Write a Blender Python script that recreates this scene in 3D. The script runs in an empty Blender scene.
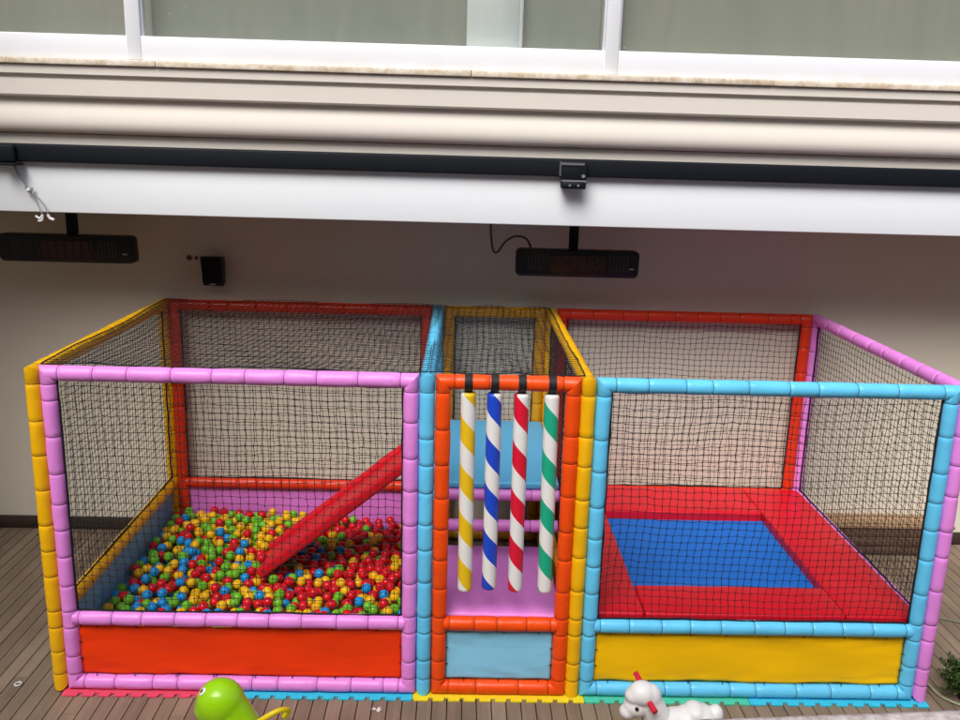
import bpy, bmesh, math, random
import numpy as np
from mathutils import Vector, Matrix, noise

random.seed(7)
rng = np.random.default_rng(11)
sc = bpy.context.scene
col = sc.collection
PI = math.pi

# ------------------------------------------------------------------ materials
MATS = {}

def nodes_of(m):
    m.use_nodes = True
    nt = m.node_tree
    return nt, nt.nodes, nt.links, nt.nodes['Principled BSDF']


def vinyl(name, rgb, rough=0.38, bump=0.25, scale=9.0, var=0.10, stretch=(1, 1, 1), coat=0.0):
    """padded vinyl / plastic: faint mottling, soft wrinkles, broken gloss"""
    if name in MATS:
        return MATS[name]
    m = bpy.data.materials.new(name)
    nt, N, L, b = nodes_of(m)
    tc = N.new('ShaderNodeTexCoord')
    mp = N.new('ShaderNodeMapping'); mp.inputs['Scale'].default_value = stretch
    L.new(tc.outputs['Object'], mp.inputs['Vector'])
    n1 = N.new('ShaderNodeTexNoise'); n1.inputs['Scale'].default_value = scale; n1.inputs['Detail'].default_value = 5
    L.new(mp.outputs['Vector'], n1.inputs['Vector'])
    n2 = N.new('ShaderNodeTexNoise'); n2.inputs['Scale'].default_value = scale * 0.35; n2.inputs['Detail'].default_value = 3
    L.new(mp.outputs['Vector'], n2.inputs['Vector'])
    mix = N.new('ShaderNodeMix'); mix.data_type = 'RGBA'
    mix.inputs[6].default_value = (*[c * (1 - var) for c in rgb], 1)
    mix.inputs[7].default_value = (*[min(1, c * (1 + var)) for c in rgb], 1)
    L.new(n2.outputs['Fac'], mix.inputs[0])
    L.new(mix.outputs[2], b.inputs['Base Color'])
    mr = N.new('ShaderNodeMapRange')
    mr.inputs['To Min'].default_value = max(0.05, rough - 0.08); mr.inputs['To Max'].default_value = rough + 0.12
    L.new(n1.outputs['Fac'], mr.inputs['Value']); L.new(mr.outputs['Result'], b.inputs['Roughness'])
    bp = N.new('ShaderNodeBump'); bp.inputs['Strength'].default_value = bump; bp.inputs['Distance'].default_value = 0.01
    L.new(n1.outputs['Fac'], bp.inputs['Height']); L.new(bp.outputs['Normal'], b.inputs['Normal'])
    b.inputs['Coat Weight'].default_value = coat
    b.inputs['Specular IOR Level'].default_value = 0.36
    MATS[name] = m
    return m


def plain(name, rgb, rough=0.5, metal=0.0, var=0.06, scale=20):
    return _metal(name, rgb, rough, metal, var, scale)


def _metal(name, rgb, rough, metal, var, scale):
    if name in MATS:
        return MATS[name]
    m = vinyl(name, rgb, rough, 0.05, scale, var)
    m.node_tree.nodes['Principled BSDF'].inputs['Metallic'].default_value = metal
    return m

PINK = (0.78, 0.26, 0.745); YEL = (0.86, 0.46, 0.004); CYAN = (0.125, 0.57, 0.90)
ORG = (0.86, 0.075, 0.004); RED = (0.70, 0.040, 0.010); AMB = (0.70, 0.33, 0.012)

def tube_mats(key, rgb):
    a = vinyl('vinyl_' + key, rgb, 0.34, 0.42, 13, 0.13)
    d = vinyl('seam_' + key, tuple(c * 0.22 for c in rgb), 0.6, 0.0, 16)
    return [a, d]

TM = {k: tube_mats(k, v) for k, v in dict(pink=PINK, yellow=YEL, cyan=CYAN, orange=ORG, red=RED, amber=AMB).items()}


def plaster(name, rgb, var=0.08, rough=0.85, bump=0.15):
    if name in MATS:
        return MATS[name]
    m = bpy.data.materials.new(name)
    nt, N, L, b = nodes_of(m)
    g = N.new('ShaderNodeNewGeometry')
    n1 = N.new('ShaderNodeTexNoise'); n1.inputs['Scale'].default_value = 1.3; n1.inputs['Detail'].default_value = 6
    n2 = N.new('ShaderNodeTexNoise'); n2.inputs['Scale'].default_value = 90; n2.inputs['Detail'].default_value = 3
    mp = N.new('ShaderNodeMapping'); mp.inputs['Scale'].default_value = (3.0, 1, 0.5)
    n3 = N.new('ShaderNodeTexNoise'); n3.inputs['Scale'].default_value = 5; n3.inputs['Detail'].default_value = 6
    L.new(g.outputs['Position'], mp.inputs['Vector']); L.new(mp.outputs['Vector'], n3.inputs['Vector'])
    for n in (n1, n2):
        L.new(g.outputs['Position'], n.inputs['Vector'])
    mix = N.new('ShaderNodeMix'); mix.data_type = 'RGBA'
    mix.inputs[6].default_value = (*[c * (1 - var) for c in rgb], 1)
    mix.inputs[7].default_value = (*[min(1, c * (1 + var)) for c in rgb], 1)
    ad = N.new('ShaderNodeMath'); ad.operation = 'MULTIPLY_ADD'; ad.inputs[1].default_value = 0.5
    hf = N.new('ShaderNodeMath'); hf.operation = 'MULTIPLY'; hf.inputs[1].default_value = 0.5
    L.new(n3.outputs['Fac'], hf.inputs[0])
    L.new(n1.outputs['Fac'], ad.inputs[0]); L.new(hf.outputs[0], ad.inputs[2])
    L.new(ad.outputs[0], mix.inputs[0]); L.new(mix.outputs[2], b.inputs['Base Color'])
    b.inputs['Roughness'].default_value = rough
    bp = N.new('ShaderNodeBump'); bp.inputs['Strength'].default_value = bump; bp.inputs['Distance'].default_value = 0.004
    L.new(n2.outputs['Fac'], bp.inputs['Height']); L.new(bp.outputs['Normal'], b.inputs['Normal'])
    MATS[name] = m
    return m


def wood(name, dark, light, axis=1, rough=0.65, rnd=True):
    """weathered boards; grain stretched along one axis, tone per board from the 'rnd' face attribute"""
    if name in MATS:
        return MATS[name]
    m = bpy.data.materials.new(name)
    nt, N, L, b = nodes_of(m)
    g = N.new('ShaderNodeNewGeometry')
    at = N.new('ShaderNodeAttribute'); at.attribute_name = 'rnd'
    off = N.new('ShaderNodeVectorMath'); off.operation = 'SCALE'; off.inputs['Scale'].default_value = 37.0
    L.new(at.outputs['Vector'], off.inputs[0])
    add = N.new('ShaderNodeVectorMath')
    L.new(g.outputs['Position'], add.inputs[0]); L.new(off.outputs[0], add.inputs[1])
    mp = N.new('ShaderNodeMapping')
    s = [26, 26, 26]; s[axis] = 1.3
    mp.inputs['Scale'].default_value = s
    L.new(add.outputs[0], mp.inputs['Vector'])
    n1 = N.new('ShaderNodeTexNoise'); n1.inputs['Scale'].default_value = 1.0; n1.inputs['Detail'].default_value = 7; n1.inputs['Roughness'].default_value = 0.65
    L.new(mp.outputs['Vector'], n1.inputs['Vector'])
    n2 = N.new('ShaderNodeTexNoise'); n2.inputs['Scale'].default_value = 2.2; n2.inputs['Detail'].default_value = 5
    L.new(g.outputs['Position'], n2.inputs['Vector'])
    m1 = N.new('ShaderNodeMath'); m1.operation = 'MULTIPLY_ADD'; m1.inputs[1].default_value = 0.45
    m2 = N.new('ShaderNodeMath'); m2.operation = 'MULTIPLY_ADD'; m2.inputs[1].default_value = 0.35
    m3 = N.new('ShaderNodeMath'); m3.operation = 'MULTIPLY'; m3.inputs[1].default_value = 0.3
    L.new(at.outputs['Fac'], m3.inputs[0]); L.new(n2.outputs['Fac'], m2.inputs[0]); L.new(m3.outputs[0], m2.inputs[2])
    L.new(n1.outputs['Fac'], m1.inputs[0]); L.new(m2.outputs[0], m1.inputs[2])
    mix = N.new('ShaderNodeMix'); mix.data_type = 'RGBA'
    mix.inputs[6].default_value = (*dark, 1); mix.inputs[7].default_value = (*light, 1)
    mr = N.new('ShaderNodeMapRange'); mr.inputs['From Min'].default_value = 0.25; mr.inputs['From Max'].default_value = 0.8
    L.new(m1.outputs[0], mr.inputs['Value']); L.new(mr.outputs['Result'], mix.inputs[0])
    L.new(mix.outputs[2], b.inputs['Base Color'])
    b.inputs['Roughness'].default_value = rough
    bp = N.new('ShaderNodeBump'); bp.inputs['Strength'].default_value = 0.35; bp.inputs['Distance'].default_value = 0.003
    L.new(n1.outputs['Fac'], bp.inputs['Height']); L.new(bp.outputs['Normal'], b.inputs['Normal'])
    MATS[name] = m
    return m


def helix_stripes(name, rgb, period=0.285, phase=0.0):
    m = bpy.data.materials.new(name)
    nt, N, L, b = nodes_of(m)
    tc = N.new('ShaderNodeTexCoord'); sp = N.new('ShaderNodeSeparateXYZ')
    L.new(tc.outputs['Object'], sp.inputs[0])
    ny = N.new('ShaderNodeMath'); ny.operation = 'MULTIPLY'; ny.inputs[1].default_value = -1
    L.new(sp.outputs['Y'], ny.inputs[0])
    an = N.new('ShaderNodeMath'); an.operation = 'ARCTAN2'
    L.new(sp.outputs['X'], an.inputs[0]); L.new(ny.outputs[0], an.inputs[1])
    a2 = N.new('ShaderNodeMath'); a2.operation = 'MULTIPLY'; a2.inputs[1].default_value = 1 / (2 * PI)
    L.new(an.outputs[0], a2.inputs[0])
    z2 = N.new('ShaderNodeMath'); z2.operation = 'MULTIPLY_ADD'; z2.inputs[1].default_value = 1 / period; z2.inputs[2].default_value = 10 + phase
    L.new(sp.outputs['Z'], z2.inputs[0])
    sm = N.new('ShaderNodeMath'); sm.operation = 'ADD'
    L.new(a2.outputs[0], sm.inputs[0]); L.new(z2.outputs[0], sm.inputs[1])
    fr = N.new('ShaderNodeMath'); fr.operation = 'FRACT'; L.new(sm.outputs[0], fr.inputs[0])
    gt = N.new('ShaderNodeMath'); gt.operation = 'GREATER_THAN'; gt.inputs[1].default_value = 0.5
    L.new(fr.outputs[0], gt.inputs[0])
    mix = N.new('ShaderNodeMix'); mix.data_type = 'RGBA'
    mix.inputs[6].default_value = (0.80, 0.80, 0.79, 1); mix.inputs[7].default_value = (*rgb, 1)
    L.new(gt.outputs[0], mix.inputs[0]); L.new(mix.outputs[2], b.inputs['Base Color'])
    b.inputs['Roughness'].default_value = 0.32
    n1 = N.new('ShaderNodeTexNoise'); n1.inputs['Scale'].default_value = 14; n1.inputs['Detail'].default_value = 4
    L.new(tc.outputs['Object'], n1.inputs['Vector'])
    bp = N.new('ShaderNodeBump'); bp.inputs['Strength'].default_value = 0.15; bp.inputs['Distance'].default_value = 0.01
    L.new(n1.outputs['Fac'], bp.inputs['Height']); L.new(bp.outputs['Normal'], b.inputs['Normal'])
    return m

# ------------------------------------------------------------------ mesh builder
class MB:
    def __init__(self):
        self.v = []; self.f = []; self.mi = []; self.rnd = []; self.smooth = []

    def face(self, idx, mi=0, sm=False, rnd=0.0):
        self.f.append(idx); self.mi.append(mi); self.smooth.append(sm); self.rnd.append(rnd)

    def box(self, x0, x1, y0, y1, z0, z1, mi=0, rnd=0.0):
        b = len(self.v)
        self.v += [(x0, y0, z0), (x1, y0, z0), (x1, y1, z0), (x0, y1, z0), (x0, y0, z1), (x1, y0, z1), (x1, y1, z1), (x0, y1, z1)]
        for q in ((3, 2, 1, 0), (4, 5, 6, 7), (0, 1, 5, 4), (1, 2, 6, 5), (2, 3, 7, 6), (3, 0, 4, 7)):
            self.face([b + i for i in q], mi, False, rnd)

    def rings(self, rings, mi=0, cap0=True, cap1=True, mis=None, sm=True):
        """loft a list of rings with equal vertex counts"""
        b = len(self.v); n = len(rings[0])
        for r in rings:
            self.v += [tuple(p) for p in r]
        for k in range(len(rings) - 1):
            for i in range(n):
                j = (i + 1) % n
                self.face([b + k * n + i, b + k * n + j, b + (k + 1) * n + j, b + (k + 1) * n + i], mis[k] if mis else mi, sm)
        if cap0: self.face([b + i for i in range(n)][::-1], mi)
        if cap1: self.face([b + (len(rings) - 1) * n + i for i in range(n)], mi)

    def tube(self, pts, rad, n=8, mi=0, caps=True):
        P = [Vector(p) for p in pts]
        R = rad if isinstance(rad, (list, tuple)) else [rad] * len(P)
        t0 = (P[1] - P[0]).normalized()
        up = Vector((0, 0, 1)) if abs(t0.z) < 0.9 else Vector((1, 0, 0))
        u = t0.cross(up).normalized()
        out = []
        for i, p in enumerate(P):
            t = (P[min(i + 1, len(P) - 1)] - P[max(i - 1, 0)]).normalized()
            u = (u - t * u.dot(t)).normalized(); w = t.cross(u)
            out.append([p + (u * math.cos(2 * PI * k / n) + w * math.sin(2 * PI * k / n)) * R[i] for k in range(n)])
        self.rings(out, mi, caps, caps)

    def grid(self, fn, nu, nv, mi=0, sm=True):
        b = len(self.v)
        for j in range(nv + 1):
            for i in range(nu + 1):
                self.v.append(tuple(fn(i / nu, j / nv)))
        for j in range(nv):
            for i in range(nu):
                a = b + j * (nu + 1) + i
                self.face([a, a + 1, a + nu + 2, a + nu + 1], mi, sm)

    def ellipsoid(self, c, r, nu=20, nv=12, mi=0, rot=None):
        rings = []
        for j in range(nv + 1):
            th = PI * j / nv; th = min(max(th, 0.02), PI - 0.02)
            ring = []
            for i in range(nu):
                ph = 2 * PI * i / nu
                p = Vector((r[0] * math.sin(th) * math.cos(ph), r[1] * math.sin(th) * math.sin(ph), -r[2] * math.cos(th)))
                if rot: p = rot @ p
                ring.append(Vector(c) + p)
            rings.append(ring)
        self.rings(rings, mi)

    def build(self, name, mats, parent=None, loc=None):
        me = bpy.data.meshes.new(name)
        vs = self.v
        if loc is not None:
            vs = [(a - loc[0], b - loc[1], c - loc[2]) for a, b, c in vs]
        me.from_pydata(vs, [], self.f)
        if not isinstance(mats, (list, tuple)): mats = [mats]
        for m in mats: me.materials.append(m)
        me.polygons.foreach_set('material_index', self.mi)
        me.polygons.foreach_set('use_smooth', self.smooth)
        if any(self.rnd):
            a = me.attributes.new('rnd', 'FLOAT', 'FACE'); a.data.foreach_set('value', self.rnd)
        me.update()
        o = bpy.data.objects.new(name, me); col.objects.link(o)
        if loc is not None: o.location = loc
        if parent is not None: o.parent = parent; o.matrix_parent_inverse = parent_inv(parent)
        return o

def parent_inv(p):
    return Matrix.Translation(p.location).inverted()      # everything is built in world coordinates


def bevel(o, w, seg=2, ang=0.6, weighted=True):
    bm = bmesh.new(); bm.from_mesh(o.data)
    bmesh.ops.remove_doubles(bm, verts=bm.verts, dist=1e-6)
    ed = [e for e in bm.edges if len(e.link_faces) == 2 and e.calc_face_angle(0) > ang]
    bmesh.ops.bevel(bm, geom=ed, offset=w, segments=seg, affect='EDGES', profile=0.5, clamp_overlap=True)
    for f in bm.faces: f.smooth = True
    bm.to_mesh(o.data); bm.free()
    try:
        o.data.set_sharp_from_angle(angle=math.radians(50))
    except Exception:
        pass
    return o


def tag(o, label=None, cat=None, group=None, kind=None):
    if label: o['label'] = label
    if cat: o['category'] = cat
    if group: o['group'] = group
    if kind: o['kind'] = kind
    return o


def empty(name, loc=(0, 0, 0), label=None, cat=None, group=None):
    o = bpy.data.objects.new(name, None); col.objects.link(o)
    o.location = loc; o.empty_display_size = 0.1
    return tag(o, label, cat, group)


def remeshed(name, mb, mat, parent, voxel=0.008, smooth=6):
    """fuse overlapping lumps into one continuous skin"""
    o = mb.build(name + '_tmp', mat)
    md = o.modifiers.new('r', 'REMESH'); md.mode = 'VOXEL'; md.voxel_size = voxel
    s = o.modifiers.new('s', 'SMOOTH'); s.iterations = smooth; s.factor = 0.5
    bpy.context.view_layer.update()
    dg = bpy.context.evaluated_depsgraph_get()
    me = bpy.data.meshes.new_from_object(o.evaluated_get(dg))
    me.name = name
    bpy.data.objects.remove(o)
    for p in me.polygons: p.use_smooth = True
    if not me.materials: me.materials.append(mat)
    n = bpy.data.objects.new(name, me); col.objects.link(n)
    if parent is not None: n.parent = parent; n.matrix_parent_inverse = parent_inv(parent)
    return n

# ------------------------------------------------------------------ dimensions
R0 = 0.043
ZT, ZB, ZM = 1.955, 0.045, 0.4676
D = 2.149
WALL = 2.25
FAC = 1.2
DECK = -0.012

# ------------------------------------------------------------------ ground and deck
g = MB(); g.grid(lambda u, v: (-150 + 300 * u, -150 + 300 * v, -0.09), 2, 2)
tag(g.build('ground', plaster('earth', (0.09, 0.08, 0.07))), kind='structure')

dk = MB()
pitch = 0.0885
nb = 190
for i in range(nb):
    x0 = -6.0 + i * pitch
    y = -7.0 + (i * 1.37) % 2.4 - 2.4
    while y < WALL:
        y1 = min(y + 2.4, WALL)
        if y1 > -7:
            dz = random.uniform(-0.0015, 0.0)
            dk.box(x0, x0 + pitch - 0.0065, max(y, -7) + 0.0015, y1 - 0.0015, DECK - 0.025, DECK + dz, 0, random.uniform(0.25, 0.75))
        y += 2.4
deck = dk.build('deck', wood('deck_wood', (0.078, 0.054, 0.036), (0.33, 0.245, 0.172)))
tag(deck, kind='structure')

# ------------------------------------------------------------------ the building
bld = empty('building', (0, FAC, 0), 'cream building with moulded cornice, white window band and recessed wall below', 'building')
XL, XR = -7.0, 12.0
wall_m = plaster('recess_plaster', (0.74, 0.69, 0.575), 0.05)
w = MB(); w.box(XL, XR, WALL, WALL + 0.2, -0.05, 2.86)
w.build('rear_wall', wall_m, bld)
w = MB(); w.box(-2.25, -2.0, -1.8, FAC - 0.17, -0.05, 6.2); w.box(-2.25, -2.0, FAC - 0.17, WALL - 0.003, -0.05, 2.72)  # unseen wing wall, added to shade the left of the recess and deck
w.build('added_side_wall', wall_m, bld)
w = MB(); w.box(-11, 16, -7.6, -7.2, -0.05, 7.5)  # unseen wall behind the camera, added to block low light from the horizon
w.build('added_opposite_wall', plaster('added_wall_plaster', (0.32, 0.30, 0.25)), bld)
w = MB(); w.box(XL, XR, FAC + 0.10, WALL, 2.80, 2.86)
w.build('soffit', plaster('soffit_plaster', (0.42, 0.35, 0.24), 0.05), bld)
w = MB(); w.box(XL, XR, FAC, FAC + 0.10, 2.728, 3.20)
fas = w.build('fascia', plaster('fascia_paint', (0.875, 0.925, 0.965), 0.02, 0.6, 0.04), bld); bevel(fas, 0.006, 2)
w = MB(); w.box(XL, XR, WALL - 0.02, WALL, DECK, 0.10)
sk = w.build('skirting_board', wood('skirting_wood', (0.030, 0.018, 0.012), (0.075, 0.047, 0.032), 0), bld); bevel(sk, 0.004, 1)
# cornice: one moulded profile swept along the front
prof = [(0.10, 3.168), (-0.03, 3.168), (-0.03, 3.232), (-0.012, 3.238)]
for k in range(29):                                  # one soft ogee: round belly low, fading up under the band
    z = 3.242 + 0.216 * k / 28
    up_ = (z - 3.308) / (0.150 if z > 3.308 else 0.066)
    prof.append((-0.066 - 0.040 * (math.cos(min(1, abs(up_)) * PI / 2) ** (1.6 if z > 3.308 else 0.55)), z))
prof += [(-0.115, 3.462), (-0.122, 3.470), (-0.122, 3.566), (-0.108, 3.570), (-0.108, 3.592), (-0.140, 3.596), (-0.140, 3.648), (0.10, 3.648)]
mb = MB()
mb.rings([[(x, FAC + p[0], p[1]) for p in prof] for x in np.linspace(XL, XR, 24)], 0, True, True, None, False)
cor = mb.build('cornice', plaster('cornice_paint', (0.71, 0.67, 0.605), 0.05, 0.7, 0.08), bld)
for p in cor.data.polygons: p.use_smooth = True
cor.data.set_sharp_from_angle(angle=math.radians(28))
# sill slab of pale stone, in lengths with tight joints
def stone(name, a, b_, sc_=9):
    m = bpy.data.materials.new(name)
    nt, N, L, b = nodes_of(m)
    gp = N.new('ShaderNodeNewGeometry')
    n1 = N.new('ShaderNodeTexNoise'); n1.inputs['Scale'].default_value = sc_; n1.inputs['Detail'].default_value = 8; n1.inputs['Roughness'].default_value = 0.7
    L.new(gp.outputs['Position'], n1.inputs['Vector'])
    cr = N.new('ShaderNodeValToRGB'); cr.color_ramp.elements[0].position = 0.33; cr.color_ramp.elements[1].position = 0.62
    cr.color_ramp.elements[0].color = (*a, 1); cr.color_ramp.elements[1].color = (*b_, 1)
    L.new(n1.outputs['Fac'], cr.inputs[0]); L.new(cr.outputs[0], b.inputs['Base Color'])
    b.inputs['Roughness'].default_value = 0.75
    bp = N.new('ShaderNodeBump'); bp.inputs['Strength'].default_value = 0.6; bp.inputs['Distance'].default_value = 0.006
    L.new(n1.outputs['Fac'], bp.inputs['Height']); L.new(bp.outputs['Normal'], b.inputs['Normal'])
    return m
sill_m = stone('sill_stone', (0.50, 0.38, 0.24), (0.80, 0.74, 0.64), 14)
joints = [XL, -3.1, -0.9, 0.33, 2.29, 4.2, 6.3, 8.6, XR]
mb = MB()
for a, b in zip(joints[:-1], joints[1:]):
    mb.box(a + 0.002, b - 0.002, FAC - 0.160, FAC + 0.10, 3.651, 3.688)
bevel(mb.build('window_sill', sill_m, bld), 0.005, 2)
# window band
wf = vinyl('white_upvc', (0.80, 0.82, 0.87), 0.35, 0.03, 4, 0.02)
mb = MB()
mb.box(XL, XR, FAC - 0.10, FAC - 0.02, 3.690, 3.838)
mb.box(XL, XR, FAC - 0.02, FAC + 0.06, 3.690, 3.80)
mb.box(XL, XR, FAC - 0.10, FAC - 0.02, 5.30, 5.42)
MULL = [-5.76, -2.79, 0.187, 3.172, 6.15, 9.13]
for x in MULL:
    mb.box(x - 0.044, x + 0.044, FAC - 0.1045, FAC - 0.024, 3.693, 5.30)
    for s in (-1, 1):
        mb.box(x + s * 0.044 if s > 0 else x - 0.056, x + 0.056 if s > 0 else x - 0.044, FAC - 0.085, FAC - 0.03, 3.838, 5.30)
wfo = mb.build('window_frame', wf, bld); bevel(wfo, 0.006, 2)
gm = bpy.data.materials.new('window_glass')
nt, N, L, b = nodes_of(gm)
tr = N.new('ShaderNodeBsdfTransparent'); tr.inputs[0].default_value = (0.92, 0.955, 0.935, 1)
gl = N.new('ShaderNodeBsdfGlossy'); gl.inputs['Roughness'].default_value = 0.03
lw_ = N.new('ShaderNodeLayerWeight'); pw_ = N.new('ShaderNodeMath'); pw_.operation = 'POWER'; pw_.inputs[1].default_value = 4.0
fz = N.new('ShaderNodeMath'); fz.operation = 'MULTIPLY_ADD'; fz.inputs[1].default_value = 0.85; fz.inputs[2].default_value = 0.05
L.new(lw_.outputs['Facing'], pw_.inputs[0]); L.new(pw_.outputs[0], fz.inputs[0])
gn = N.new('ShaderNodeNewGeometry'); nn = N.new('ShaderNodeTexNoise'); nn.inputs['Scale'].default_value = 6; nn.inputs['Detail'].default_value = 6
gmap = N.new('ShaderNodeMapping'); gmap.inputs['Scale'].default_value = (2.2, 1.0, 0.35)
L.new(gn.outputs['Position'], gmap.inputs['Vector']); L.new(gmap.outputs['Vector'], nn.inputs['Vector'])
vor = N.new('ShaderNodeTexVoronoi'); vor.inputs['Scale'].default_value = 9.0
L.new(gn.outputs['Position'], vor.inputs['Vector'])
spk = N.new('ShaderNodeMath'); spk.operation = 'LESS_THAN'; spk.inputs[1].default_value = 0.055
L.new(vor.outputs['Distance'], spk.inputs[0])
df = N.new('ShaderNodeBsdfDiffuse'); df.inputs[0].default_value = (0.5, 0.52, 0.48, 1)
ms = N.new('ShaderNodeMixShader'); ms2 = N.new('ShaderNodeMixShader')
dm = N.new('ShaderNodeMapRange'); dm.inputs['From Min'].default_value = 0.35; dm.inputs['From Max'].default_value = 0.8; dm.inputs['To Min'].default_value = 0.14; dm.inputs['To Max'].default_value = 0.22
L.new(nn.outputs['Fac'], dm.inputs['Value']); sadd = N.new('ShaderNodeMath'); sadd.operation = 'MULTIPLY_ADD'; sadd.inputs[1].default_value = 0.30
L.new(spk.outputs[0], sadd.inputs[0]); L.new(dm.outputs['Result'], sadd.inputs[2]); L.new(sadd.outputs[0], ms2.inputs[0])
L.new(tr.outputs[0], ms2.inputs[1]); L.new(df.outputs[0], ms2.inputs[2])
L.new(fz.outputs[0], ms.inputs[0]); L.new(ms2.outputs[0], ms.inputs[1]); L.new(gl.outputs[0], ms.inputs[2])
L.new(ms.outputs[0], N['Material Output'].inputs['Surface']); MATS['window_glass'] = gm
edges = [XL] + MULL + [XR]
blind_ms = [plaster('blind_olive', (0.255, 0.255, 0.20), 0.12, 0.9, 0.05), plaster('blind_grey', (0.24, 0.25, 0.205), 0.12, 0.9, 0.05)]
for i, (a, b_) in enumerate(zip(edges[:-1], edges[1:])):
    mb = MB(); mb.grid(lambda u, v: (a + 0.056 + (b_ - a - 0.112) * u, FAC - 0.058, 3.838 + 1.462 * v), 2, 2, 0, False)
    mb.build('window_pane', gm, wfo)
    mb = MB()                                          # soft vertical folds of the cloth behind the glass
    mb.grid(lambda u, v: (a + 0.056 + (b_ - a - 0.112) * u, FAC + 0.09 + 0.010 * math.sin(u * 31 + i) + 0.014 * math.sin(u * 13 + 2 * i), 3.80 + 1.5 * v), 120, 2)
    mb.build('curtain', blind_ms[i % 2], wfo)
mb = MB(); mb.box(2.255, 2.585, FAC - 0.015, FAC + 0.06, 3.802, 5.30)
mb.box(2.585, 2.612, FAC - 0.008, FAC + 0.05, 3.802, 5.30)
bevel(mb.build('pale_column', plaster('column_paint', (0.84, 0.88, 0.87), 0.02), bld), 0.004, 1)
mb = MB(); mb.box(XL, XR, FAC + 0.01, FAC + 0.3, 5.42, 6.2); mb.box(XL, XR, FAC + 0.14, FAC + 0.3, 3.66, 5.42)
mb.build('upper_wall', plaster('upper_plaster', (0.55, 0.5, 0.44)), bld)

# ------------------------------------------------------------------ black awning rail with its brackets
aw = empty('awning_rail', (2.4, FAC, 3.1), 'long black awning rail fixed along the white fascia under the cornice', 'awning rail')
black = plain('black_metal', (0.006, 0.008, 0.012), 0.55)
black.node_tree.nodes['Principled BSDF'].inputs['Specular IOR Level'].default_value = 0.18
grey = plain('dull_steel', (0.22, 0.22, 0.23), 0.45, 0.6)
mb = MB(); mb.box(XL + 0.3, XR - 0.3, FAC - 0.055, FAC, 3.052, 3.166)
bevel(mb.build('rail', black, aw), 0.012, 3)
def bracket(x, steel):
    mb = MB()
    mb.box(x - 0.085, x + 0.085, FAC - 0.125, FAC - 0.056, 3.035, 3.150)
    o = mb.build('bracket', black, aw); bevel(o, 0.01, 2)
    mb = MB()
    mb.box(x - 0.085, x + 0.065, FAC - 0.132, FAC - 0.1255, 3.128, 3.143)
    mb.box(x - 0.091, x - 0.0855, FAC - 0.13, FAC - 0.056, 3.06, 3.15)
    mb.build('edge_trim', grey, o)
    mb = MB(); mb.box(x - 0.075, x + 0.08, FAC - 0.13, FAC - 0.02, 2.978, 3.022)
    p = mb.build('clamp_plate', black, o); bevel(p, 0.004, 1)
    mb = MB()
    mb.box(x - 0.075, x + 0.08, FAC - 0.128, FAC - 0.02, 3.0235, 3.0335)
    for dx in (-0.025, 0.03):
        mb.tube([(x + dx, FAC - 0.131, 3.0), (x + dx, FAC - 0.139, 3.0)], 0.008, 8)
    mb.tube([(x + 0.06, FAC - 0.126, 3.06), (x + 0.06, FAC - 0.137, 3.06)], 0.012, 8)
    mb.build('bolts', plain('bright_steel', (0.6, 0.6, 0.62), 0.3, 0.8), p)
bracket(2.97, True)
mb = MB(); mb.box(-0.86, -0.62, FAC - 0.10, FAC - 0.056, 3.045, 3.16)
m_ = mb.build('motor_housing', black, aw); bevel(m_, 0.015, 3)
mb = MB(); mb.box(-0.72, -0.60, FAC - 0.13, FAC - 0.02, 3.028, 3.044)
bevel(mb.build('motor_foot', black, m_), 0.004, 1)
# loose wire
cab = MB()
def crv(pts, n=8):
    P = [Vector(p) for p in pts]; out = []
    for i in range(len(P) - 1):
        p0, p1, p2, p3 = P[max(i - 1, 0)], P[i], P[i + 1], P[min(i + 2, len(P) - 1)]
        for k in range(n):
            t = k / n
            out.append(0.5 * ((2 * p1) + (-p0 + p2) * t + (2 * p0 - 5 * p1 + 4 * p2 - p3) * t * t + (-p0 + 3 * p1 - 3 * p2 + p3) * t ** 3))
    return out + [P[-1]]
yy = FAC - 0.03
cab.tube(crv([(-0.665, yy, 3.03), (-0.63, yy - 0.01, 2.96), (-0.575, yy, 2.87), (-0.54, yy, 2.80), (-0.515, yy - 0.005, 2.745), (-0.50, yy - 0.01, 2.71)]), 0.0035, 6)
cab.tube(crv([(-0.655, yy, 3.03), (-0.612, yy - 0.012, 2.95), (-0.58, yy, 2.87), (-0.52, yy, 2.82), (-0.485, yy, 2.77), (-0.47, yy, 2.715)]), 0.0035, 6)
cab.tube(crv([(-0.60, yy, 2.885), (-0.565, yy - 0.006, 2.862), (-0.555, yy, 2.885), (-0.59, yy, 2.87)]), 0.006, 6)
wire = cab.build('loose_wire', vinyl('wire_grey', (0.30, 0.31, 0.33), 0.5, 0.0, 20))
tag(wire, 'thin twisted grey wire dangling from the black awning motor with white ends', 'wire')
mb = MB()
mb.tube(crv([(-0.50, yy - 0.01, 2.71), (-0.52, yy - 0.01, 2.69), (-0.545, yy - 0.01, 2.705)]), 0.008, 6)
mb.tube(crv([(-0.50, yy - 0.01, 2.715), (-0.505, yy - 0.01, 2.68), (-0.53, yy - 0.01, 2.672)]), 0.008, 6)
mb.build('white_connector', vinyl('white_plastic', (0.80, 0.80, 0.80), 0.4, 0.0, 20), wire)
mb = MB()
mb.tube(crv([(-0.47, yy, 2.715), (-0.455, yy, 2.69), (-0.43, yy, 2.683)]), 0.010, 6)
mb.build('white_connector', MATS['white_plastic'], wire)
mb = MB()
mb.tube([(-0.585, yy - 0.006, 2.875), (-0.57, yy - 0.006, 2.865)], 0.016, 8)
mb.build('white_clip', MATS['white_plastic'], wire)

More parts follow.
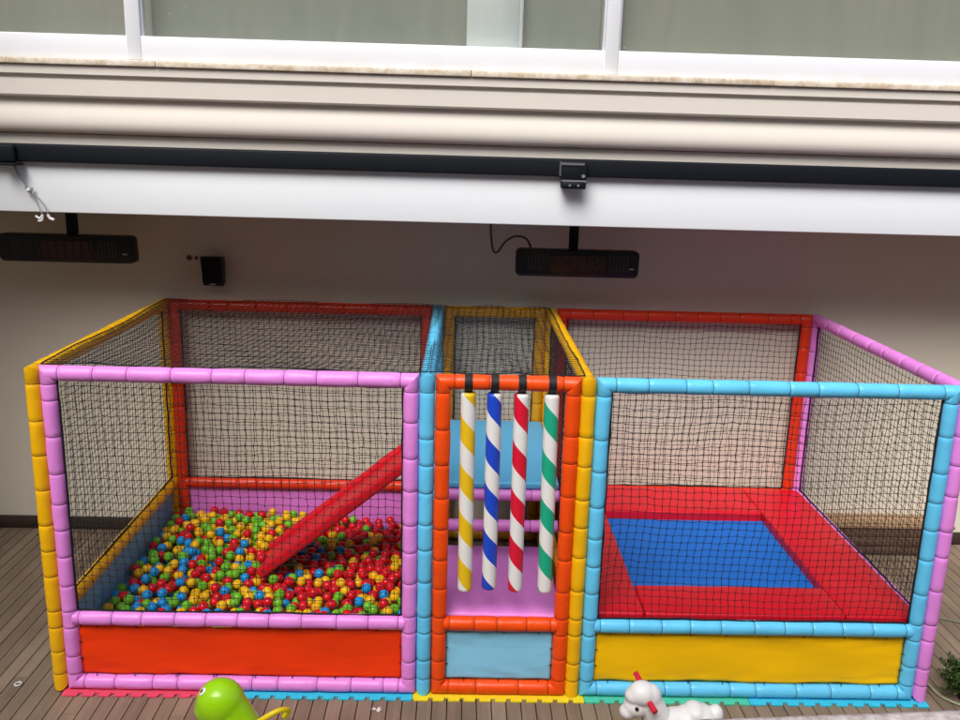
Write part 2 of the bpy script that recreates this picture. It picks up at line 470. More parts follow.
# ------------------------------------------------------------------ heaters, speaker, socket on the recess
def rounded_profile(w_, h, r, n=6):
    out = []
    for cx, cz, a0 in ((w_ / 2 - r, h / 2 - r, 0), (-w_ / 2 + r, h / 2 - r, PI / 2), (-w_ / 2 + r, -h / 2 + r, PI), (w_ / 2 - r, -h / 2 + r, 3 * PI / 2)):
        for k in range(n + 1):
            a = a0 + PI / 2 * k / n
            out.append((cx + r * math.cos(a), cz + r * math.sin(a)))
    return out

heat_black = vinyl('heater_black', (0.011, 0.012, 0.013), 0.38, 0.02, 8)
def heater(x0, x1, zc, label, cord, sx):
    Y = 1.85; cx = (x0 + x1) / 2; wd = x1 - x0; h = 0.205
    t = empty('patio_heater', (cx, Y, zc), label, 'heater', 'patio heaters hung under the soffit')
    pr = rounded_profile(wd, h, 0.035)
    mb = MB(); til = 0.30
    def P(px, pz, d):                                    # tilt the face downwards a little
        y = -d; z = pz
        return (cx + px, Y + y * math.cos(til) + z * math.sin(til) * -0.35, zc + z * math.cos(til * 0.4) - 0.02)
    prs = [(1.0, -0.06), (1.0, 0.045), (0.99, 0.058), (0.965, 0.064)]
    mb.rings([[P(px * s, pz * (s if s == 1 else s - 0.03), d) for px, pz in pr] for s, d in prs])
    body = mb.build('body', heat_black, t); body.data.set_sharp_from_angle(angle=math.radians(40))
    mb = MB()
    def plate(a, b, c, d, dep, mi=0):
        q = [P(a, c, dep), P(b, c, dep), P(b, d, dep), P(a, d, dep)]; q2 = [P(a, c, dep - .01), P(b, c, dep - .01), P(b, d, dep - .01), P(a, d, dep - .01)]
        mb.rings([q2, q], mi, True, True, None, False)
    plate(-0.20, 0.20, -0.075, 0.055, 0.0665)
    em = mb.build('heating_element', vinyl('element_brown', (0.055, 0.020, 0.014), 0.25, 0.1, 30, 0.4), t)
    mb = MB()
    for k in range(7):
        xx = -0.18 + k * 0.06
        mb.tube([P(xx, -0.078, 0.072), P(xx, 0.058, 0.072)], 0.0025, 6)
    mb.tube([P(-0.21, 0.060, 0.070), P(0.21, 0.060, 0.070)], 0.005, 6)
    mb.tube([P(-0.21, -0.078, 0.070), P(0.21, -0.078, 0.070)], 0.005, 6)
    mb.build('guard_wire', plain('guard_metal', (0.08, 0.06, 0.055), 0.35, 0.6), em)
    for s in (-1, 1):
        mb = MB()
        for k in range(6):
            a = s * (0.24 + k * 0.026)
            plate(a - 0.005, a + 0.005, -0.05, 0.065, 0.0655)
        plate(s * 0.305 - 0.078, s * 0.305 + 0.078, -0.05, -0.046, 0.0650)
        mb.build('vent_slots', vinyl('slot_grey', (0.045, 0.044, 0.045), 0.6, 0.0, 8), t)
    mb = MB(); plate(wd / 2 - 0.075, wd / 2 - 0.04, -0.034, -0.026, 0.0655)
    mb.build('rating_plate', vinyl('plate_silver', (0.5, 0.5, 0.5), 0.4, 0.0, 8), t)
    mb = MB(); mb.box(sx - 0.033, sx + 0.033, Y - 0.02, Y + 0.045, zc + 0.085, 2.80)
    bevel(mb.build('hanger', black, t), 0.006, 2)
    if cord:
        mb = MB()
        mb.tube(crv([(2.468, Y + 0.05, 2.80), (2.470, Y + 0.05, 2.62), (2.49, Y + 0.05, 2.48), (2.525, Y + 0.05, 2.462), (2.58, Y + 0.04, 2.54), (2.655, Y + 0.03, 2.585), (2.735, Y + 0.03, 2.57), (2.775, Y + 0.03, 2.50), (2.78, Y + 0.03, 2.45)]), 0.008, 8)
        mb.build('power_cord', vinyl('cord_brown', (0.10, 0.06, 0.03), 0.5, 0.0, 20), t)
    return t
heater(2.662, 3.582, 2.42, 'black infrared patio heater with coiled brown cord above the middle of the play frame', True, 3.09)
heater(-1.145, -0.165, 2.435, 'black infrared patio heater at the left without a cord, half cut by the picture edge', False, -0.62)

sp = empty('speaker', (0.32, WALL - 0.1, 2.23), 'small black box speaker on the rear wall above the ball pit', 'speaker')
mb = MB()
mb.rings([[(0.237 + 0.004, WALL - 0.13, 2.115), (0.402, WALL - 0.13, 2.112), (0.400, WALL - 0.16, 2.345), (0.234, WALL - 0.16, 2.348)][::1],
          [(0.245, WALL - 0.03, 2.125), (0.395, WALL - 0.03, 2.125), (0.395, WALL - 0.03, 2.335), (0.242, WALL - 0.03, 2.335)]], 0, True, True, None, False)
bevel(mb.build('cabinet', heat_black, sp), 0.01, 3)
mb = MB(); mb.box(0.248, 0.392, WALL - 0.163, WALL - 0.150, 2.145, 2.335)
bevel(mb.build('grille', vinyl('speaker_cloth', (0.006, 0.006, 0.007), 0.9, 0.4, 200), sp), 0.003, 1)
mb = MB(); mb.box(0.30, 0.345, WALL - 0.149, WALL - 0.138, 2.126, 2.133)
mb.build('badge', MATS['plate_silver'], sp)
mb = MB(); mb.box(0.30, 0.35, WALL - 0.034, WALL, 2.2, 2.28)
mb.build('mount', black, sp)

ws = empty('wall_socket', (0.13, WALL, 2.32), 'pair of small round beige wall fittings left of the speaker', 'wall socket')
for i, (x, r) in enumerate(((0.108, 0.022), (0.163, 0.015))):
    mb = MB(); mb.tube([(x, WALL, 2.315), (x, WALL - 0.012, 2.315), (x, WALL - 0.016, 2.315)], [r, r, r * 0.75], 20)
    o = mb.build('socket_plate', vinyl('fitting_beige', (0.22, 0.17, 0.13), 0.5, 0.0, 20), ws)
    mb = MB(); mb.tube([(x, WALL - 0.0155, 2.315), (x, WALL - 0.018, 2.315)], r * 0.45, 14)
    mb.build('socket_hole', vinyl('fitting_dark', (0.05, 0.035, 0.025), 0.5, 0.0, 20), o)

# ------------------------------------------------------------------ wooden bench along the wall at the right
bn = empty('wooden_bench', (6.0, 2.1, 0), 'low boxed timber step along the rear wall right of the trampoline', 'bench')
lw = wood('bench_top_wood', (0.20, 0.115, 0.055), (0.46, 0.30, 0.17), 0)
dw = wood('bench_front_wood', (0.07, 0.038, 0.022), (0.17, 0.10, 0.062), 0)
mb = MB()
for k in range(2):
    mb.box(5.16, 6.42, 1.985 + k * 0.131, 1.985 + k * 0.131 + 0.127, 0.235, 0.26, 0, 0.3 + 0.4 * k)
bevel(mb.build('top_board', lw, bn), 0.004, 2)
mb = MB()
for k in range(3):
    mb.box(5.17, 6.40, 2.0, 2.022, DECK + 0.002 + k * 0.082, DECK + 0.002 + k * 0.082 + 0.077, 0, 0.2 + 0.3 * k)
    mb.box(6.38, 6.405, 2.023, WALL - 0.021, DECK + 0.002 + k * 0.082, DECK + 0.002 + k * 0.082 + 0.077, 0, 0.2 + 0.3 * k)
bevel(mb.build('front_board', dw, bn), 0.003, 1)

# ------------------------------------------------------------------ padded tubes of the play frame
def sleeve(mb, A, B, m0=None, m1=None, r=R0, n=22, junction=None, seams=None, seed=0):
    """padded tube from A to B with stitched sleeve seams. m0/m1: direction of the tube it is mitred with at that end."""
    rd = random.Random(seed)
    A = Vector(A); B = Vector(B); ax = B - A; Ln = ax.length; ax.normalize()
    up = Vector((0, 0, 1)) if abs(ax.z) < 0.9 else Vector((0, 1, 0))
    u = ax.cross(up).normalized(); w_ = ax.cross(u) * -1
    start = r + 0.012 if m0 is not None else 0.0
    end = Ln - (r + 0.012) if m1 is not None else Ln
    if seams is None:
        seams = []
        s = start + (0.004 if m0 is not None else rd.uniform(0.12, 0.2))
        while s < end - 0.06:
            seams.append(s); s += rd.choice((0.165, 0.19, 0.205, 0.225, 0.24)) + rd.uniform(-0.02, 0.02)
        if m1 is not None: seams.append(end - 0.004)
    st = []                                            # (position, radius, dark?)
    prev = 0.0 if m0 is None else None
    def add(s, rr, dark=False): st.append((s, rr, dark))
    add(start if m0 is not None else 0.0, r)
    last = st[-1][0]
    for s in seams:
        if s - 0.006 <= last + 0.001: s = last + 0.0075
        L_ = s - 0.006 - last
        if L_ > 0.05:
            b1 = rd.uniform(0.0, 0.0022)
            for q in (0.12, 0.35, 0.65, 0.88):
                add(last + L_ * q, r + b1 * math.sin(q * PI) ** 0.5 + rd.uniform(-0.0004, 0.0004))
        add(s - 0.006, r - 0.0003); add(s - 0.0022, r - 0.0032, True); add(s + 0.0022, r - 0.0032); add(s + 0.0075, r + rd.uniform(0, 0.0012))
        last = s + 0.0075
    if end > last + 0.02:
        add((last + end) / 2, r + 0.001); 
        add(end, r)
    rings = []; mis = []
    ph = rd.uniform(0, 100)
    for i, (s, rr, dk_) in enumerate(st):
        ring = []
        for k in range(n):
            a = 2 * PI * k / n
            q = noise.noise(Vector((s * 9 + ph, math.cos(a) * 1.2, math.sin(a) * 1.2))) * 0.0022
            p = (u * math.cos(a) + w_ * math.sin(a)) * (rr + q)
            ring.append(A + ax * s + p)
        rings.append(ring); mis.append(1 if dk_ else 0)
    def mring(C, out_ax, d):
        ring = []
        for k in range(n):
            a = 2 * PI * k / n
            p = (u * math.cos(a) + w_ * math.sin(a)) * r
            ring.append(C + p + out_ax * (-(p.dot(d))))
        return ring
    if m0 is not None:
        rings.insert(0, mring(A, -ax, Vector(m0))); mis.insert(0, 0)
    if m1 is not None:
        rings.append(mring(B, ax, Vector(m1))); mis.append(0)
    mb.rings(rings, 0, True, True, mis[:len(rings) - 1])

frame = empty('soft_play_frame', (2.5, 0, 0),
              'netted play enclosure of pink, yellow, blue, orange and red padded tubes standing on the deck', 'play frame')
net_m = vinyl('net_cord', (0.012, 0.012, 0.014), 0.7, 0.0, 30)
rope_m = vinyl('border_cord', (0.010, 0.009, 0.016), 0.8, 0.3, 120)

def make_net(fn, nu, nv, name='net', parent=frame, seed=0, rad=0.0015, border=(1, 1, 1, 1), brad=0.0066, mask=None):
    """knotted net over fn(u,v) -> point; two stations per mesh cell"""
    rd = random.Random(seed); ph = rd.uniform(0, 50)
    mb = MB()
    def P(i, j):
        u = i / nu; v = j / nv
        du = noise.noise(Vector((u * 3 + ph, v * 3, 1))) * 0.55 + noise.noise(Vector((i * .9 + ph, j * .9, 8))) * 0.22
        dv = noise.noise(Vector((u * 3 + ph, v * 3, 5))) * 0.55 + noise.noise(Vector((i * .9, j * .9 + ph, 4))) * 0.22
        e = min(u, 1 - u, v, 1 - v) * 2; k = min(1, e * 8)
        return Vector(fn(u + du / nu * k, v + dv / nv * k))
    G = [[P(i, j) for j in range(nv + 1)] for i in range(nu + 1)]
    def line(pts):
        run = []; rr = []
        for a, b in zip(pts[:-1], pts[1:]):
            m = (a + b) / 2; m = m + Vector((rd.uniform(-1, 1), rd.uniform(-1, 1), rd.uniform(-1, 1))) * 0.0016
            run += [a, m]; rr += [rad * 1.55, rad * 0.95]
        run.append(pts[-1]); rr.append(rad * 1.5)
        mb.tube(run, rr, 4, 0, False)
    for i in range(nu + 1):
        line(G[i])
    for j in range(nv + 1):
        line([G[i][j] for i in range(nu + 1)])
    o = mb.build(name, net_m, parent)
    mb = MB()
    def wav(pts, k):
        out = []
        for q in range(len(pts)):
            p = pts[q]; out.append(p + Vector((1, 0.3, 1)) * 0.006 * noise.noise(Vector((q * 0.35 + ph, k * 9.0, 0))))
        return out
    sides = [[G[i][0] for i in range(nu + 1)], [G[nu][j] for j in range(nv + 1)], [G[i][nv] for i in range(nu + 1)], [G[0][j] for j in range(nv + 1)]]
    for k, s in enumerate(sides):
        if border[k]: mb.tube(wav(s, k + seed), brad, 6)
    if any(border): mb.build('border_rope', rope_m, o)
    return o

CELL = 0.046
NAMES = dict(pink='pink', yellow='yellow', cyan='sky blue', orange='orange', red='red', amber='amber')
_seed = [0]
def tube_part(name, color, A, B, m0=None, m1=None, seams=None, lab=None):
    _seed[0] += 1
    mb = MB(); sleeve(mb, A, B, m0, m1, seed=_seed[0], seams=seams)
    o = mb.build(name, TM[color], frame)
    o.data.set_sharp_from_angle(angle=math.radians(60))
    o['label'] = lab or ('%s padded %s' % (NAMES[color], name))
    return o

def frame_panel(color, A, B, net=True, panel=None, panel_name='', netrange=(0.0, 1.0), sag=0.012, mid=True, front=False):
    A = Vector((*A, 0)); B = Vector((*B, 0)); d = (B - A).normalized()
    up = Vector((0, 0, 1)); n = Vector((-d.y, d.x, 0))
    for C, dd in ((A, d), (B, -d)):
        Ln = ZT - ZB
        rd = random.Random(int(C.x * 100) + int(C.y * 10) + len(color))
        s = [R0 + 0.016]
        q = ZM - R0 - ZB - 0.012
        s += [q * 0.52 + rd.uniform(-0.02, 0.02)] + [q, q + 2 * R0 + 0.02]
        z = s[-1]
        while z < Ln - R0 - 0.12:
            z += rd.uniform(0.155, 0.225); s.append(z)
        s = [v for v in s if v < Ln - R0 - 0.02]; s.append(Ln - R0 - 0.016)
        if len(s) > 1 and s[-1] - s[-2] < 0.07: s.pop(-2)
        tube_part('post', color, C + up * ZB, C + up * ZT, dd, dd, s)
    tube_part('rail', color, A + up * ZT, B + up * ZT, -up, -up, None, NAMES[color] + ' padded top rail')
    tube_part('rail', color, A + up * ZB, B + up * ZB, up, up, None, NAMES[color] + ' padded bottom rail')
    Ln = (B - A).length
    if mid:
        tube_part('rail', color, A + d * (R0 * 0.6) + up * ZM, B - d * (R0 * 0.6) + up * ZM, None, None,
                  [0.035] + [0.035 + (Ln - 0.13) * (k + 1) / round(Ln / 0.2) + random.uniform(-.015, .015) for k in range(round(Ln / 0.2) - 1)] + [Ln - 0.09], NAMES[color] + ' padded middle rail')
    if net:
        a0 = R0 + 0.004 + netrange[0] * Ln; a1 = Ln * netrange[1] - R0 - 0.004
        z0 = ZM + R0 + 0.004; z1 = ZT - R0 + 0.008
        nu = max(3, round((a1 - a0) / CELL)); nv = round((z1 - z0) / CELL)
        ph = random.uniform(0, 9)
        def fn(u, v):
            b = math.sin(PI * min(max(u, 0), 1)) * math.sin(PI * min(max(v, 0), 1))
            return A + d * (a0 + (a1 - a0) * u) + up * (z0 + (z1 - z0) * v - 0.003 * (math.sin(u * 34 + ph) * v ** 8) + 0.004 * math.sin(u * 11 + v * 5 + ph)) + n * (sag * b * math.sin(u * 7 + v * 4 + ph))
        make_net(fn, nu, nv, seed=_seed[0])
    if panel is not None:
        ties = A.y == 0 and B.y == 0
        a0 = R0 + 0.004; a1 = Ln - R0 - 0.004; z0 = ZB + R0 + 0.004; z1 = ZM - R0 - 0.003
        ph = random.uniform(0, 99)
        mb = MB()
        def pf(u, v):
            e = min(u * (a1 - a0), (1 - u) * (a1 - a0), v * (z1 - z0), (1 - v) * (z1 - z0))
            q = noise.noise(Vector((u * Ln * 2.2 + ph, v * 1.4, 0))) * 0.013 + noise.noise(Vector((u * Ln * 5 + v * 7 + ph, v * 9 - u * Ln * 3, 3))) * 0.0075 * math.exp(-e / 0.10)
            sc_ = 0.006 * abs(math.sin(u * Ln / 0.25 * PI)) * (1 if v > 0.97 or v < 0.03 else 0)
            return A + d * (a0 + (a1 - a0) * u) + up * (z0 + (z1 - z0) * v + (sc_ if v < .5 else -sc_)) + n * (q + 0.004)
        mb.grid(pf, int(Ln / 0.02), 18)
        po = mb.build('vinyl_panel', panel, frame)
        if panel_name: po['label'] = panel_name
        so = po.modifiers.new('t', 'SOLIDIFY'); so.thickness = 0.002
        xs = np.arange(0.14, Ln - 0.08, 0.235) if ties else []
        for x in xs:
            for zz, dz in ((z0, -1), (z1, 1)):
                c = A + d * (x + random.uniform(-.02, .02)) + up * (zz - dz * 0.010)
                mb = MB(); mb.tube(crv([c - n * 0.004 - up * dz * 0.004, c - n * 0.012 + up * dz * 0.004, c + up * dz * 0.012 - n * 0.014]), 0.0026, 6)
                mb.build('cord_tie', rope_m, po)
        for zz in ((0.33, 0.66) if ties else ()):
            for x, dx in ((a0, -1), (a1, 1)):
                c = A + d * (x - dx * 0.010) + up * (z0 + (z1 - z0) * zz)
                mb = MB(); mb.tube([c - n * 0.004, c - n * 0.012 + d * dx * 0.02], 0.0028, 6)
                mb.build('cord_tie', rope_m, po)

V_OR = vinyl('sheet_orange_red', (0.86, 0.045, 0.002), 0.5, 0.35, 5, 0.10)
V_YE = vinyl('sheet_yellow', (0.92, 0.52, 0.001), 0.5, 0.35, 5, 0.10)
for _m in (V_OR, V_YE): _m.node_tree.nodes['Principled BSDF'].inputs['Specular IOR Level'].default_value = 0.22
V_BL = vinyl('sheet_blue', (0.24, 0.60, 0.84), 0.45, 0.35, 5, 0.09)
V_PK = vinyl('sheet_pink', (0.70, 0.20, 0.66), 0.42, 0.12, 6, 0.05)
V_NB = vinyl('sheet_slate_blue', (0.20, 0.50, 0.78), 0.42, 0.12, 6, 0.05)
XP1, XP2, XBD, XO1, XO2, XYD, XB2, XB3, XPR = 0.0, 1.993, 2.082, 2.171, 2.897, 2.982, 3.068, 5.034, 5.120

frame_panel('pink', (XP1, 0), (XP2, 0), True, V_OR, 'plain orange red vinyl panel below the ball pit net')
frame_panel('cyan', (XB2, 0), (XB3, 0), True, V_YE, 'plain mustard yellow vinyl panel below the trampoline net')
frame_panel('orange', (XO1, 0), (XO2, 0), False, V_BL, 'pale blue vinyl panel below the doorway')
frame_panel('yellow', (-0.085, 0), (-0.085, D), True, V_NB, 'slate blue vinyl panel of the ball pit side')
frame_panel('cyan', (XBD, 0), (XBD, D), True, V_BL, 'blue vinyl panel between ball pit and doorway', netrange=(0, 0.36))
frame_panel('yellow', (XYD, 0), (XYD, D), True, V_YE, 'yellow vinyl panel between doorway and trampoline')
frame_panel('pink', (XPR, 0), (XPR, D), True, V_PK, 'pink vinyl panel of the trampoline side')
frame_panel('red', (XP1, D), (XP2, D), True, V_PK, 'pink vinyl panel behind the balls')
frame_panel('amber', (XO1, D), (XO2, D), True, None, mid=False)
frame_panel('red', (XB2, D), (XB3, D), True, V_YE, 'yellow vinyl panel behind the trampoline')
# climbing bars under the platform
for z in (0.985, 0.765):
    _seed[0] += 1
    mb = MB(); sleeve(mb, (XBD + R0, 0.74, z), (XYD - R0, 0.74, z), r=0.038, seams=[0.03, 0.33, 0.63, 0.77], seed=_seed[0])
    mb.build('climbing_bar', TM['pink'], frame)['label'] = 'short pink padded bar inside the doorway, %s of two' % ('upper' if z > 0.9 else 'lower')
# roof nets over the pit and the doorway bay
def roof(x0, x1, seed, bd):
    def fn(u, v):
        b = math.sin(PI * min(max(u, 0), 1)) * math.sin(PI * min(max(v, 0), 1))
        sh = (v - 0.5) * 0.10 * math.sin(PI * min(max(u, 0), 1))
        return (x0 + (x1 - x0) * u + sh, 0.022 + (D - 0.010) * v, ZT + R0 * (1.03 - 0.15 * min(1, b * 4)) - 0.05 * b + 0.008 * math.sin(u * 13 + v * 9))
    o = make_net(fn, round((x1 - x0) / CELL), round(D / CELL), 'roof_net', seed=seed, border=bd, brad=0.004)
    o['label'] = 'black net stretched over the top of the ' + ('ball pit' if x0 < 1 else 'doorway bay')
roof(-0.046, XBD, 71, (1, 0, 0, 1))
roof(XBD + 0.01, XYD - 0.022, 72, (1, 1, 0, 0))

# ------------------------------------------------------------------ platform, step pad, slide (lift-out foam pieces)
def slab(name, mat, x0, x1, y0, y1, z0, z1, bev, parent=None, wr=0.004, nx=40, ny=30, seed=0):
    """soft pad: rounded edges and gently dimpled top"""
    mb = MB(); mb.box(x0, x1, y0, y1, z0, z1)
    o = mb.build(name, mat, parent)
    bm = bmesh.new(); bm.from_mesh(o.data)
    bmesh.ops.bevel(bm, geom=list(bm.edges), offset=bev, segments=4, affect='EDGES', profile=0.6, clamp_overlap=True)
    for k in range(int((x1 - x0) / 0.06)):
        bmesh.ops.bisect_plane(bm, geom=bm.verts[:] + bm.edges[:] + bm.faces[:], plane_co=(x0 + (k + 1) * 0.06, 0, 0), plane_no=(1, 0, 0))
    for k in range(int((y1 - y0) / 0.06)):
        bmesh.ops.bisect_plane(bm, geom=bm.verts[:] + bm.edges[:] + bm.faces[:], plane_co=(0, y0 + (k + 1) * 0.06, 0), plane_no=(0, 1, 0))
    for v in bm.verts:
        q = noise.noise(Vector((v.co.x * 5 + seed, v.co.y * 5, v.co.z * 5))) * wr + noise.noise(Vector((v.co.x * 14 + seed, v.co.y * 14, 2))) * wr * 0.4
        if v.co.z > z0 + 0.3 * (z1 - z0):
            ex = min(v.co.x - x0, x1 - v.co.x, v.co.y - y0, y1 - v.co.y)
            v.co.z += q + wr * 1.2 * min(1, max(0, ex) / 0.08)
    for f in bm.faces: f.smooth = True
    bm.to_mesh(o.data); bm.free()
    return o

plat = slab('climbing_platform', vinyl('pad_blue', (0.10, 0.44, 0.74), 0.36, 0.2, 7, 0.06), XBD + R0 + 0.004, XYD - R0 - 0.004, 0.73, 2.09, 0.97 + 0.058, 1.075, 0.018, None, 0.003)
tag(plat, 'raised light blue padded platform behind the striped poles inside the doorway bay', 'platform')
step = slab('step_pad', vinyl('pad_pink', (0.74, 0.24, 0.70), 0.36, 0.30, 9, 0.06), XO1 + 0.005, XYD - 0.075, 0.055, 1.0, 0.40, 0.50, 0.030, None, 0.007, seed=5)
tag(step, 'soft pink padded step behind the lower orange rail of the doorway', 'step pad')

# slide: sloping padded board with raised side edges
red_pad = vinyl('pad_red', (0.66, 0.010, 0.022), 0.36, 0.22, 8, 0.08)
SA = Vector((2.07, 0, 1.209)); SB = Vector((0.885, 0, 0.2337))
sd = (SA - SB).normalized(); sn = Vector((-sd.z, 0, sd.x))
if sn.z < 0: sn = -sn
sl = empty('slide', (SB.x, 1.3, 0), 'red padded slide running down from the doorway platform into the balls', 'slide')
def swept(name, y0, y1, t0, t1, rad, parent):
    mb = MB()
    pr = rounded_profile(y1 - y0, t1 - t0, rad, 5)
    rings = []
    for k in range(41):
        s = k / 40; c = SB + (SA - SB) * s
        q = 0.004 * noise.noise(Vector((s * 9, y0 * 5, 0)))
        rings.append([Vector((c.x, (y0 + y1) / 2 + a, c.z)) + sn * ((t0 + t1) / 2 + b + q) for a, b in pr])
    mb.rings(rings)
    o = mb.build(name, red_pad, parent); o.data.set_sharp_from_angle(angle=math.radians(60)); return o
swept('slide_bed', 1.045, 1.385, -0.024, 0.022, 0.012, sl)
swept('side_edge', 0.975, 1.043, -0.028, 0.052, 0.024, sl)
swept('side_edge', 1.387, 1.455, -0.028, 0.052, 0.024, sl)

# ------------------------------------------------------------------ trampoline
tp = empty('trampoline', (4.05, 1.05, 0.4), 'square trampoline with blue jumping sheet framed by red padded borders', 'trampoline')
jm = MB()
jm.grid(lambda u, v: (3.30 + 1.45 * u, 0.32 + 1.42 * v, 0.452 - 0.012 * math.sin(PI * u) * math.sin(PI * v)), 30, 30)
jo = jm.build('jumping_sheet', vinyl('jump_blue', (0.002, 0.155, 0.62), 0.6, 0.25, 150, 0.10), tp)
so = jo.modifiers.new('t', 'SOLIDIFY'); so.thickness = 0.004
for i, (a, b, c, d_) in enumerate(((3.100, 3.408, 0.056, 2.100), (4.642, 5.100, 0.056, 2.100), (3.413, 4.637, 0.056, 0.415), (3.413, 4.637, 1.600, 2.100))):
    slab('border_pad', vinyl('pad_crimson', (0.66, 0.004, 0.018), 0.38, 0.40, 6, 0.12), a, b, c, d_, 0.43, 0.520, 0.018, tp, 0.004, seed=i * 9)

# ------------------------------------------------------------------ striped poles hanging in the doorway
strap_m = vinyl('strap_black', (0.010, 0.010, 0.012), 0.6, 0.1, 60)
for x, ztop, zbot, rgb, nm, lean, ph in ((2.311, 1.895, 0.690, (0.80, 0.52, 0.010), 'yellow', 0.006, 0.62), (2.457, 1.895, 0.703, (0.012, 0.065, 0.58), 'blue', 0.002, 0.02),
                                 (2.609, 1.895, 0.695, (0.70, 0.008, 0.035), 'red', 0.004, 0.14), (2.777, 1.895, 0.690, (0.010, 0.40, 0.23), 'green', 0.010, 0.32)):
    t = empty('striped_pole', (x, 0.0, ztop), 'hanging %s and white spiral striped foam pole in the doorway' % nm, 'striped pole', 'striped poles hanging from the orange door rail')
    r = 0.0425; mb = MB(); Ln = ztop - zbot; rings = []
    zz = [0.0, 0.002, 0.010, 0.020] + [0.02 + (Ln - 0.04) * k / 30 for k in range(1, 31)] + [Ln - 0.010, Ln - 0.002, Ln]
    for s in zz:
        e = min(s, Ln - s); rr = r * (1 - 0.16 * max(0, 1 - e / 0.012) ** 2) * (1 + 0.012 * noise.noise(Vector((s * 8, x * 20, 0))))
        rings.append([(x + rr * math.cos(2 * PI * k / 28), rr * math.sin(2 * PI * k / 28), ztop - s) for k in range(28)])
    mb.rings([q for q in rings[::-1]])
    mb.build('pole', helix_stripes('stripes_' + nm, rgb, 0.285, ph), t, loc=(x, 0, ztop)).data.set_sharp_from_angle(angle=math.radians(70))
    mb = MB(); rings = []
    for k in range(29):                                # webbing looped over the rail and down to the pole top
        a = -PI * 0.5 + 2 * PI * k / 28
        rr = R0 + 0.0045
        rings.append([(x + dx, rr * math.cos(a) + 0 * dx + (0.001 if q else -0.001) * math.cos(a), ZT + rr * math.sin(a) + (0.001 if q else -0.001) * math.sin(a)) for dx, q in ((-0.022, 0), (0.022, 0), (0.022, 1), (-0.022, 1))])
    mb.rings(rings, 0, True, True, None, False)
    mb.box(x - 0.022, x + 0.022, -0.010, 0.010, ztop - 0.012, ZT - R0 - 0.003)
    mb.build('strap', strap_m, t)
    t.rotation_euler = (0, -lean, 0)

# ------------------------------------------------------------------ foam puzzle mats on the deck
def mat_tile(x0, x1, mat, label, seed):
    rd = random.Random(seed)
    pts = []; yT, yN = -0.078, -0.050
    n = 11; pw = (x1 - x0) / n
    pts.append((x0, yT + 0.014)); 
    for k in range(n):
        a = x0 + k * pw
        if k: pts += [(a + pw * 0.04, yN), ]
        else: pts += [(a + pw * 0.1, yT)]
        pts += [(a + pw * (0.33 if k else 0.4), yN if k else yT)]
        if k: pts += [(a + pw * 0.26, yT)]
        pts += [(a + pw * 0.97, yT)]
    pts.append((x1 - 0.001, yT + 0.014))
    pts += [(x1 - 0.001, 1.0), (x0, 1.0)]
    clean = [pts[0]]
    for p in pts[1:]:
        if (p[0] - clean[-1][0]) ** 2 + (p[1] - clean[-1][1]) ** 2 > 1e-8: clean.append(p)
    mb = MB(); b = len(clean)
    mb.rings([[(p[0], p[1], DECK + 0.001) for p in clean], [(p[0], p[1], -0.0015) for p in clean], [(p[0] * 0.9995 + 0.0005 * (x0 + x1) / 2, p[1] + 0.002 if p[1] < 0 else p[1] - .002, 0.0) for p in clean]], 0, True, True, None, False)
    o = mb.build('foam_mat', mat)
    return tag(o, label, 'foam mat', 'foam puzzle mats under the play frame')
mat_tile(-0.062, 0.985, vinyl('foam_rose', (0.74, 0.07, 0.14), 0.8, 0.3, 60, 0.1), 'rose red foam puzzle mat under the left corner of the ball pit', 1)
mat_tile(0.987, 2.020, vinyl('foam_cyan', (0.04, 0.52, 0.72), 0.8, 0.3, 60, 0.1), 'cyan foam puzzle mat under the ball pit, next to the yellow mat', 2)
mat_tile(2.022, 3.055, vinyl('foam_yellow', (0.82, 0.66, 0.015), 0.8, 0.3, 60, 0.1), 'yellow foam puzzle mat under the doorway', 3)
mat_tile(3.057, 4.060, vinyl('foam_green', (0.07, 0.56, 0.38), 0.8, 0.3, 60, 0.1), 'green foam puzzle mat under the trampoline, next to the yellow mat', 4)
mat_tile(4.062, 5.160, vinyl('foam_cyan', (0.04, 0.52, 0.72)), 'cyan foam puzzle mat under the right corner of the trampoline', 5)

# ------------------------------------------------------------------ camera (solved from the photograph)
CAM = [874.5155611531859, 2.2551838712975862, -4.692223220678152, 3.2189457792752503, -0.024447758721503017, -0.23765861064960703, -0.028530543990401013]
f_, cx_, cy_, cz_, ya, pi_, ro = CAM
Rz = Matrix.Rotation(ya, 3, 'Z'); Rx = Matrix.Rotation(pi_, 3, 'X')
c_, s_ = math.cos(ro), math.sin(ro)
Ry = Matrix(((c_, 0, s_), (0, 1, 0), (-s_, 0, c_)))
RR = Rz @ Rx @ Ry
M3 = Matrix(((RR[0][0], RR[0][2], -RR[0][1]), (RR[1][0], RR[1][2], -RR[1][1]), (RR[2][0], RR[2][2], -RR[2][1])))
cam = bpy.data.cameras.new('camera'); co = bpy.data.objects.new('camera', cam); col.objects.link(co)
co.matrix_world = Matrix.Translation((cx_, cy_, cz_)) @ M3.to_4x4()
cam.sensor_width = 36; cam.lens = f_ / 960 * 36; cam.clip_end = 1000; cam.clip_start = 0.05
sc.camera = co
CP = np.array([cx_, cy_, cz_])

